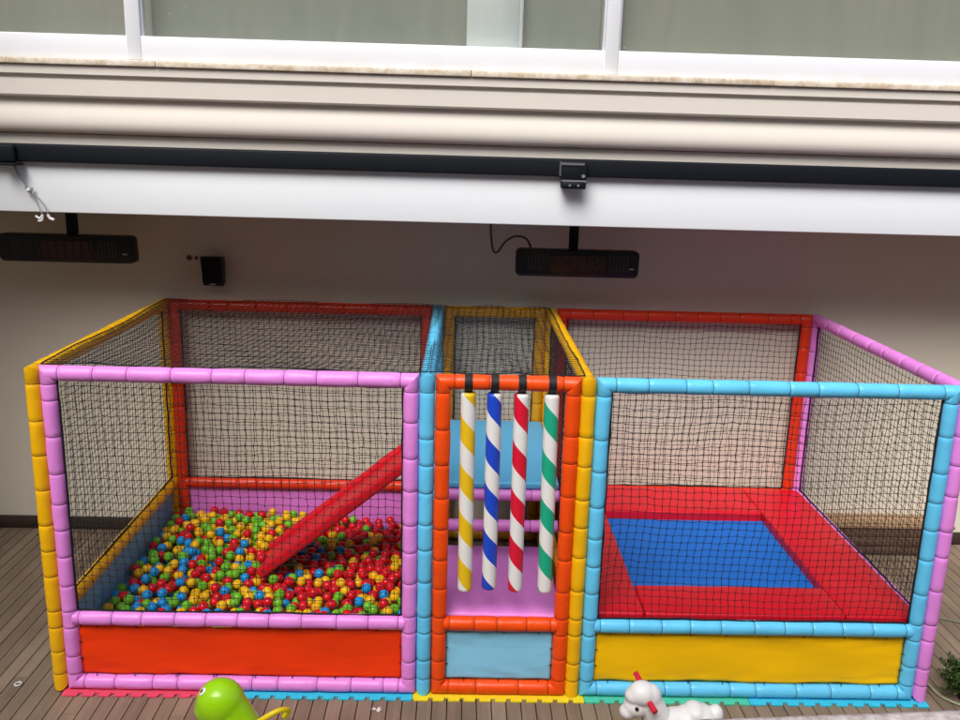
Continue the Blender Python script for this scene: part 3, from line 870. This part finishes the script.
# ------------------------------------------------------------------ balls
BR = 0.035
px0, px1, py0, py1 = -0.076 + BR, 2.035 - BR, 0.045 + BR, D - 0.03 - BR
def surf(x, y):                                        # level of the ball surface
    t = 0.226 + 0.045 * np.exp(-((x - 0.55) ** 2 + (y - 1.9) ** 2) / 0.5) + 0.07 * np.exp(-((y - 0.1) / 0.5) ** 2) * min(1, max(0.0, (x + 0.1) / 0.5))
    return t - 0.012 * min(1, max(0, (x - 1.2) / 0.6)) * min(1, max(0, (y - 1.0) / 0.8))
pos = np.zeros((0, 3))
sd_np = np.array([sd.x, sd.y, sd.z]); sb_np = np.array([SB.x, SB.y, SB.z]); sn_np = np.array([sn.x, sn.y, sn.z])
def hits_slide(p):
    if not (0.97 - BR < p[1] < 1.46 + BR): return False
    q = p - sb_np; q[1] = 0
    h = q @ sn_np; a = q @ sd_np
    return a > -BR and -0.028 - BR < h < 0.03 + BR
PX = np.empty((4000, 3)); nP = 0
fails = 0
while nP < 3200 and fails < 700:
    best = None
    for _ in range(9):
        x = rng.uniform(px0, px1); y = rng.uniform(py0, py1)
        z = 0.045
        if nP:
            d2 = (PX[:nP, 0] - x) ** 2 + (PX[:nP, 1] - y) ** 2
            k = d2 < 4 * BR * BR
            if k.any(): z = max(z, (PX[:nP][k, 2] + np.sqrt(4 * BR * BR - d2[k])).max())
        if z + BR * 0.4 > surf(x, y): continue
        p = np.array([x, y, z])
        if hits_slide(p.copy()): continue
        if best is None or z < best[2]: best = p
    if best is None: fails += 1; continue
    PX[nP] = best; nP += 1; fails = 0
B = PX[:nP].copy()
# which balls can the camera see?
samp = []
vd = CP - B; dist = np.linalg.norm(vd, axis=1); vd = vd / dist[:, None]
side = np.cross(vd, [0, 0, 1.0]); side /= np.linalg.norm(side, axis=1)[:, None]; upv = np.cross(side, vd)
vis = np.zeros(nP)
for a, b in ((0, 0), (.6, 0), (-.6, 0), (0, .6), (0, -.6), (.5, .5), (-.5, .5)):
    S = B + (side * a + upv * b) * BR + vd * BR * math.sqrt(max(0, 1 - a * a - b * b))
    blocked = np.zeros(nP, bool)
    tY = (0.0 - S[:, 1]) / vd[:, 1]; zz = S[:, 2] + tY * vd[:, 2]; xx_ = S[:, 0] + tY * vd[:, 0]
    blocked |= (zz < ZM + R0) | (xx_ > XP2 - R0) | (xx_ < XP1 + R0)
    for i0 in range(0, nP, 400):
        s_s = S[i0:i0 + 400]; v_s = vd[i0:i0 + 400]
        rel = B[None] - s_s[:, None]
        t = (rel * v_s[:, None]).sum(2)
        d2 = (rel ** 2).sum(2) - t ** 2
        hit = (t > 1e-3) & (d2 < BR * BR * 0.98)
        hit[np.arange(len(s_s)), np.arange(i0, i0 + len(s_s))] = False
        blocked[i0:i0 + 400] |= hit.any(1)
    vis += ~blocked
order = [i for i in np.argsort(dist) if vis[i] >= 2]
near = order[:300]
nearset = set(int(i) for i in near)
BC = dict(red=(0.70, 0.010, 0.020), yellow=(0.88, 0.50, 0.010), green=(0.16, 0.50, 0.025), blue=(0.012, 0.30, 0.75))
bm_mats = {k: vinyl('ball_' + k, v, 0.13, 0.02, 25, 0.10) for k, v in BC.items()}
keys = list(BC)
def ball_colour(p):
    right = (p[0] > 0.95 + 0.35 * max(0, 1.2 - p[1]) * 0.3) and p[1] > 0.80 + 0.25 * rng.uniform(-1, 1)
    mid = p[0] > 0.9 and p[1] > 0.55
    w_ = (0.70, 0.14, 0.11, 0.05) if right else ((0.36, 0.26, 0.24, 0.14) if mid else (0.24, 0.28, 0.27, 0.21))
    if p[1] > 1.5 and p[0] < 1.0: w_ = (0.22, 0.40, 0.30, 0.08)
    return keys[int(rng.choice(4, p=w_))]
cols = [ball_colour(p) for p in B]
proto = {}
for k in keys:
    bm = bmesh.new(); bmesh.ops.create_icosphere(bm, subdivisions=3, radius=BR)
    for f in bm.faces: f.smooth = True
    me = bpy.data.meshes.new('ball'); bm.to_mesh(me); bm.free(); me.materials.append(bm_mats[k]); proto[k] = me
for i in near:
    o = bpy.data.objects.new('ball', proto[cols[i]]); col.objects.link(o)
    o.location = B[i]; o.rotation_euler = (rng.uniform(0, 6), rng.uniform(0, 6), 0)
    s = rng.uniform(0.97, 1.01); o.scale = (s, s, s)
    tag(o, 'glossy %s plastic ball lying in the front part of the ball pit' % cols[i], 'ball', '%s balls in the front part of the pit' % cols[i])
bm = bmesh.new(); bmesh.ops.create_icosphere(bm, subdivisions=2 + 1, radius=BR)
tv = np.array([v.co[:] for v in bm.verts]); tf = np.array([[v.index for v in f.verts] for f in bm.faces]); bm.free()
bm = bmesh.new(); bmesh.ops.create_icosphere(bm, subdivisions=1 + 1, radius=BR)
tv2 = np.array([v.co[:] for v in bm.verts]); tf2 = np.array([[v.index for v in f.verts] for f in bm.faces]); bm.free()
V = []; Fc = []; MI = []; off = 0
for i in range(nP):
    if i in nearset: continue
    if vis[i] == 0 and B[i, 2] < 0.08: pass
    a, b = (tv, tf) if vis[i] > 0 else (tv2, tf2)
    V.append(a * rng.uniform(0.97, 1.01) + B[i]); Fc.append(b + off); off += len(a); MI.append(np.full(len(b), keys.index(cols[i])))
V = np.concatenate(V); Fc = np.concatenate(Fc); MI = np.concatenate(MI)
me = bpy.data.meshes.new('ball_mass')
me.vertices.add(len(V)); me.vertices.foreach_set('co', V.ravel())
me.loops.add(Fc.size); me.loops.foreach_set('vertex_index', Fc.ravel().astype(np.int32))
me.polygons.add(len(Fc)); me.polygons.foreach_set('loop_start', (np.arange(len(Fc)) * 3).astype(np.int32))
try: me.polygons.foreach_set('loop_total', np.full(len(Fc), 3, np.int32))
except Exception: pass
for k in keys: me.materials.append(bm_mats[k])
me.polygons.foreach_set('material_index', MI.astype(np.int32)); me.polygons.foreach_set('use_smooth', np.ones(len(Fc), bool))
me.update(calc_edges=True); me.validate()
o = bpy.data.objects.new('ball_mass', me); col.objects.link(o)
tag(o, 'mass of small red, yellow, green and blue balls filling the rear of the pit', 'balls', kind='stuff')
print('balls', nP, 'visible', len(order))

# ------------------------------------------------------------------ ride-on toys in front
TY = -0.60
gt = empty('ride_on_toy', (1.15, TY, DECK), 'lime green ride-on toy with round head and yellow handle before the ball pit', 'ride-on toy')
lime = vinyl('lime_plastic', (0.34, 0.70, 0.004), 0.28, 0.03, 6, 0.05, coat=0.3)
mb = MB()
mb.ellipsoid((1.035, TY, 0.335), (0.128, 0.118, 0.128))
mb.ellipsoid((1.005, TY, 0.30), (0.110, 0.095, 0.085))
for k in range(7):
    a = k / 6
    mb.ellipsoid((1.070 + 0.085 * a, TY, 0.30 - 0.16 * a), (0.112, 0.105 + 0.01 * a, 0.10))
mb.ellipsoid((1.27, TY, 0.115), (0.20, 0.12, 0.075))
mb.ellipsoid((1.47, TY, 0.11), (0.12, 0.10, 0.07)); mb.ellipsoid((1.575, TY, 0.13), (0.05, 0.05, 0.045))
remeshed('body', mb, lime, gt, 0.009, 8)
for s in (-1, 1):
    e = Vector((0.957, TY + s * 0.042, 0.424)); nrm = Vector((-0.61, s * 0.36, 0.70)).normalized()
    if s > 0: e = Vector((0.945, TY + 0.075, 0.355)); nrm = Vector((-0.75, 0.62, 0.10)).normalized()
    rot = nrm.to_track_quat('Z', 'Y').to_matrix()
    c = e
    mb = MB(); mb.ellipsoid(c, (0.019, 0.024, 0.008), 20, 10, 0, rot)
    eo = mb.build('eye', vinyl('eye_white', (0.82, 0.86, 0.74), 0.25, 0.0, 10), gt)
    mb = MB(); mb.ellipsoid(c + nrm * 0.0055, (0.009, 0.012, 0.005), 16, 8, 0, rot)
    mb.build('pupil', vinyl('eye_dark', (0.015, 0.03, 0.01), 0.2, 0.0, 10), eo)
mb = MB()
mb.tube(crv([(1.17, TY - 0.07, 0.235), (1.235, TY - 0.075, 0.262), (1.30, TY - 0.07, 0.305), (1.352, TY - 0.05, 0.322), (1.385, TY - 0.01, 0.300), (1.385, TY + 0.03, 0.262), (1.36, TY + 0.04, 0.22)]), 0.0145, 12)
mb.build('handle', vinyl('handle_yellow', (0.84, 0.62, 0.01), 0.3, 0.0, 10), gt)
for x in (1.10, 1.45):
    for s in (-1, 1):
        mb = MB(); mb.tube([(x, TY + s * 0.10, DECK + 0.062), (x, TY + s * 0.105, DECK + 0.062), (x, TY + s * 0.14, DECK + 0.062), (x, TY + s * 0.145, DECK + 0.062)], [0.052, 0.06, 0.06, 0.052], 24)
        mb.build('wheel', MATS['handle_yellow'], gt)

wt = empty('rocking_horse', (3.4, TY, DECK), 'white plastic rocking animal with red hand grips in front of the trampoline', 'rocking toy')
white = vinyl('white_toy_plastic', (0.80, 0.79, 0.78), 0.38, 0.03, 6, 0.02)
mb = MB()
mb.ellipsoid((3.270, TY, 0.420), (0.078, 0.070, 0.068))       # crown / mane
mb.ellipsoid((3.232, TY, 0.408), (0.055, 0.056, 0.045))
mb.ellipsoid((3.315, TY, 0.40), (0.060, 0.060, 0.075))
mb.ellipsoid((3.245, TY, 0.345), (0.072, 0.062, 0.060))       # face
mb.ellipsoid((3.198, TY, 0.312), (0.045, 0.048, 0.040))       # muzzle
for k in range(6):
    a = k / 5
    mb.ellipsoid((3.32 + 0.075 * a, TY, 0.36 - 0.15 * a), (0.068 + 0.02 * a, 0.062 + 0.02 * a, 0.07))
mb.ellipsoid((3.48, TY, 0.235), (0.17, 0.10, 0.088))
mb.ellipsoid((3.560, TY, 0.315), (0.060, 0.075, 0.050)); mb.ellipsoid((3.525, TY, 0.28), (0.075, 0.08, 0.06))
mb.ellipsoid((3.60, TY, 0.26), (0.09, 0.095, 0.09)); mb.ellipsoid((3.675, TY, 0.300), (0.042, 0.05, 0.055)); mb.ellipsoid((3.68, TY, 0.22), (0.04, 0.04, 0.09))
for x in (3.36, 3.62):
    for s in (-1, 1):
        for k in range(5):
            mb.ellipsoid((x + (0.03 if x > 3.5 else -0.03) * k / 4, TY + s * (0.06 + 0.015 * k), 0.20 - 0.038 * k), (0.04, 0.032, 0.035))
remeshed('body', mb, white, wt, 0.006, 9)
for s in (-1, 1):
    mb = MB(); rp = [(3.15, TY + s * 0.12, 0.05), (3.25, TY + s * 0.12, 0.012), (3.48, TY + s * 0.12, 0.004), (3.72, TY + s * 0.12, 0.012), (3.82, TY + s * 0.12, 0.05)]
    mb.tube(crv(rp), 0.016, 10)
    mb.build('rocker', vinyl('toy_red', (0.62, 0.015, 0.04), 0.35, 0.0, 10), wt)
    e = Vector((3.234, TY + s * 0.0600, 0.367)); nrm = Vector((-0.35, s * 0.9, 0.15)).normalized(); rot = nrm.to_track_quat('Z', 'Y').to_matrix()
    mb = MB(); mb.ellipsoid(e, (0.011, 0.012, 0.006), 16, 8, 0, rot)
    mb.build('eye', vinyl('toy_eye', (0.02, 0.022, 0.03), 0.2, 0.0, 10), wt)
    mb = MB()
    if s < 0: mb.tube(crv([(3.292, TY - 0.03, 0.407), (3.300, TY - 0.065, 0.404), (3.309, TY - 0.095, 0.398), (3.318, TY - 0.122, 0.392)][::-1]), [0.010] + [0.0155] * 23 + [0.014], 12)
    else: mb.tube(crv([(3.28, TY + 0.03, 0.43), (3.272, TY + 0.07, 0.445), (3.262, TY + 0.10, 0.455), (3.255, TY + 0.125, 0.462)]), [0.0145] * 24 + [0.010], 12)
    mb.build('hand_grip', MATS['toy_red'], wt)

# ------------------------------------------------------------------ foreground parapet, shrub, hoses, litter
pv = empty('parapet', (3.8, -1.58, DECK), 'rough pale pinkish stone ledge at the bottom right corner', 'stone ledge')
pdir = Vector((1.06, 0.08, 0)).normalized(); pn = Vector((-pdir.y, pdir.x, 0))
def ploc(a, b, z): return Vector((3.27, -1.62, 0)) + pdir * a + pn * b + Vector((0, 0, z))
st_m = stone('parapet_stone', (0.42, 0.32, 0.29), (0.78, 0.72, 0.70), 22)
mb = MB()
def cap(u, v):
    a = -1.6 + 5.5 * u; e = noise.noise(Vector((a * 14, 0, 0))) * 0.006 + noise.noise(Vector((a * 45, 0, 3))) * 0.004
    b = 0.0 - 0.36 * (v - 0.15) / 0.85 if v > 0.15 else 0.0
    if v <= 0.15: return ploc(a, e, 0.963 + 0.04 * v / 0.15)
    return ploc(a, (1 - (v - .15) / .85) * e + b, 1.005 + noise.noise(Vector((a * 12, b * 12, 7))) * 0.006)
mb.grid(cap, 260, 20)
mb.build('coping', st_m, pv)
mb = MB()
q = [ploc(-1.6, -0.02, 0), ploc(3.9, -0.02, 0), ploc(3.9, -0.34, 0), ploc(-1.6, -0.34, 0)]
mb.rings([[Vector((p.x, p.y, DECK)) for p in q], [Vector((p.x, p.y, 0.985)) for p in q]], 0, True, True, None, False)
mb.build('wall', plaster('parapet_render', (0.5, 0.45, 0.4)), pv)

sh = empty('potted_shrub', (5.45, 0.02, DECK), 'small bushy green shrub on the deck beside the right corner of the frame', 'plant')
mb = MB()
mb.rings([[(5.45 + r * math.cos(2 * PI * k / 24), 0.02 + r * math.sin(2 * PI * k / 24), z) for k in range(24)] for r, z in ((0.055, DECK), (0.075, 0.075), (0.08, 0.08), (0.08, 0.092), (0.07, 0.092), (0.066, 0.08))])
mb.build('pot', vinyl('pot_brown', (0.06, 0.035, 0.025), 0.6, 0.1, 20), sh)
leaf_m = vinyl('leaf_green', (0.055, 0.115, 0.018), 0.5, 0.1, 15, 0.45)
leaf2 = vinyl('leaf_dark', (0.018, 0.05, 0.010), 0.5, 0.1, 15, 0.4)
rd = random.Random(3)
mb = MB(); lf = MB()
for k in range(150):
    a = rd.uniform(0, 2 * PI); sp_ = rd.uniform(0.03, 0.20); h = rd.uniform(-0.03, 0.15) * (1 - sp_ * 1.4)
    tip = Vector((5.45 + sp_ * math.cos(a), 0.02 + sp_ * math.sin(a), 0.09 + h))
    pts = crv([(5.45 + 0.02 * math.cos(a), 0.02 + 0.02 * math.sin(a), 0.08), (5.45 + sp_ * .5 * math.cos(a), 0.02 + sp_ * .5 * math.sin(a), 0.09 + h * 0.65), tip], 5)
    mb.tube(pts, 0.0016, 4)
    for q in pts[3:]:
        for _ in range(7):
            dr = Vector((rd.gauss(0, 1), rd.gauss(0, 1), rd.gauss(0.4, 0.8))).normalized(); sw = dr.cross(Vector((rd.gauss(0, 1), rd.gauss(0, 1), 1))).normalized()
            l_ = rd.uniform(0.014, 0.03); ww = l_ * 0.22
            b = len(lf.v); lf.v += [tuple(q), tuple(q + dr * l_ * .5 + sw * ww), tuple(q + dr * l_), tuple(q + dr * l_ * .5 - sw * ww)]
            lf.face([b, b + 1, b + 2, b + 3], 0 if rd.random() < 0.6 else 1)
mb.build('stem', vinyl('stem_brown', (0.06, 0.04, 0.02), 0.7, 0.0, 20), sh); lf.build('foliage', [leaf_m, leaf2], sh)

hose_m = vinyl('hose_green', (0.33, 0.35, 0.22), 0.45, 0.0, 20)
mb = MB(); mb.tube(crv([(5.20, 0.30, 0.0), (5.262, 0.20, 0.0), (5.272, 0.10, 0.0), (5.285, 0.03, 0.0), (5.33, -0.03, 0.0), (5.42, -0.10, 0.0), (5.6, -0.14, 0.0)]), 0.009, 8)
tag(mb.build('hose', hose_m), 'pale green hose curving past the shrub on the deck', 'hose')
cable_m = vinyl('cable_olive', (0.20, 0.215, 0.15), 0.55, 0.0, 20)
mb = MB(); mb.tube(crv([(5.2, 1.12, -0.002), (5.5, 1.06, -0.002), (5.75, 0.99, -0.002), (5.95, 0.90, -0.002), (6.4, 0.80, -0.002)]), 0.006, 8)
tag(mb.build('cable', cable_m), 'thin straight greenish cable on the deck right of the pink post', 'cable')
mb = MB(); mb.tube([(-0.366 + 0.019 * math.cos(2 * PI * k / 24), 0.033 + 0.019 * math.sin(2 * PI * k / 24), DECK + 0.006) for k in range(25)], 0.0055, 8)
tag(mb.build('plastic_ring', vinyl('ring_white', (0.62, 0.62, 0.60), 0.5, 0.0, 20)), 'small white plastic ring lying on the deck at the left', 'ring')
mb = MB(); rd = random.Random(9)
for k in range(5):
    a = rd.uniform(0, 6.28); c = Vector((1.815, -0.17, DECK + 0.003)); dr = Vector((math.cos(a), math.sin(a), 0.12)); sw = Vector((-dr.y, dr.x, 0.1))
    b = len(mb.v); mb.v += [tuple(c), tuple(c + dr * 0.02 + sw * 0.008), tuple(c + dr * 0.034), tuple(c + dr * 0.018 - sw * 0.008)]
    mb.face([b, b + 1, b + 2, b + 3])
tag(mb.build('paper_scrap', vinyl('scrap_white', (0.66, 0.64, 0.60), 0.7, 0.0, 20)), 'tiny torn white scrap on the deck in front of the cyan mat', 'scrap')

# ------------------------------------------------------------------ daylight
ELEV = 50            # bright overcast: soft sun from behind the camera, slightly left
wd = bpy.data.worlds.new('World'); sc.world = wd; wd.use_nodes = True
N = wd.node_tree.nodes; L = wd.node_tree.links
bg = N['Background']; sky = N.new('ShaderNodeTexSky'); sky.sky_type = 'NISHITA'; sky.sun_disc = False
sdir = Vector((-0.38, -1.0, 0)).normalized() * math.cos(math.radians(ELEV)) + Vector((0, 0, math.sin(math.radians(ELEV))))
sky.sun_elevation = math.radians(ELEV); sky.sun_rotation = math.atan2(sdir.x, sdir.y)
sky.air_density = 1.0; sky.dust_density = 4.0; sky.ozone_density = 0.6
L.new(sky.outputs[0], bg.inputs[0]); bg.inputs[1].default_value = 0.15
sun = bpy.data.lights.new('sun', 'SUN'); sun.energy = 2.95; sun.angle = math.radians(35); sun.color = (1.0, 0.985, 0.965)
so_ = bpy.data.objects.new('sun', sun); col.objects.link(so_)
so_.rotation_euler = sdir.to_track_quat('Z', 'Y').to_euler()

sc.view_settings.view_transform = 'Standard'; sc.view_settings.look = 'None'; sc.view_settings.exposure = 0
sc.render.engine = 'CYCLES'
sc.cycles.max_bounces = 8; sc.cycles.transparent_max_bounces = 12
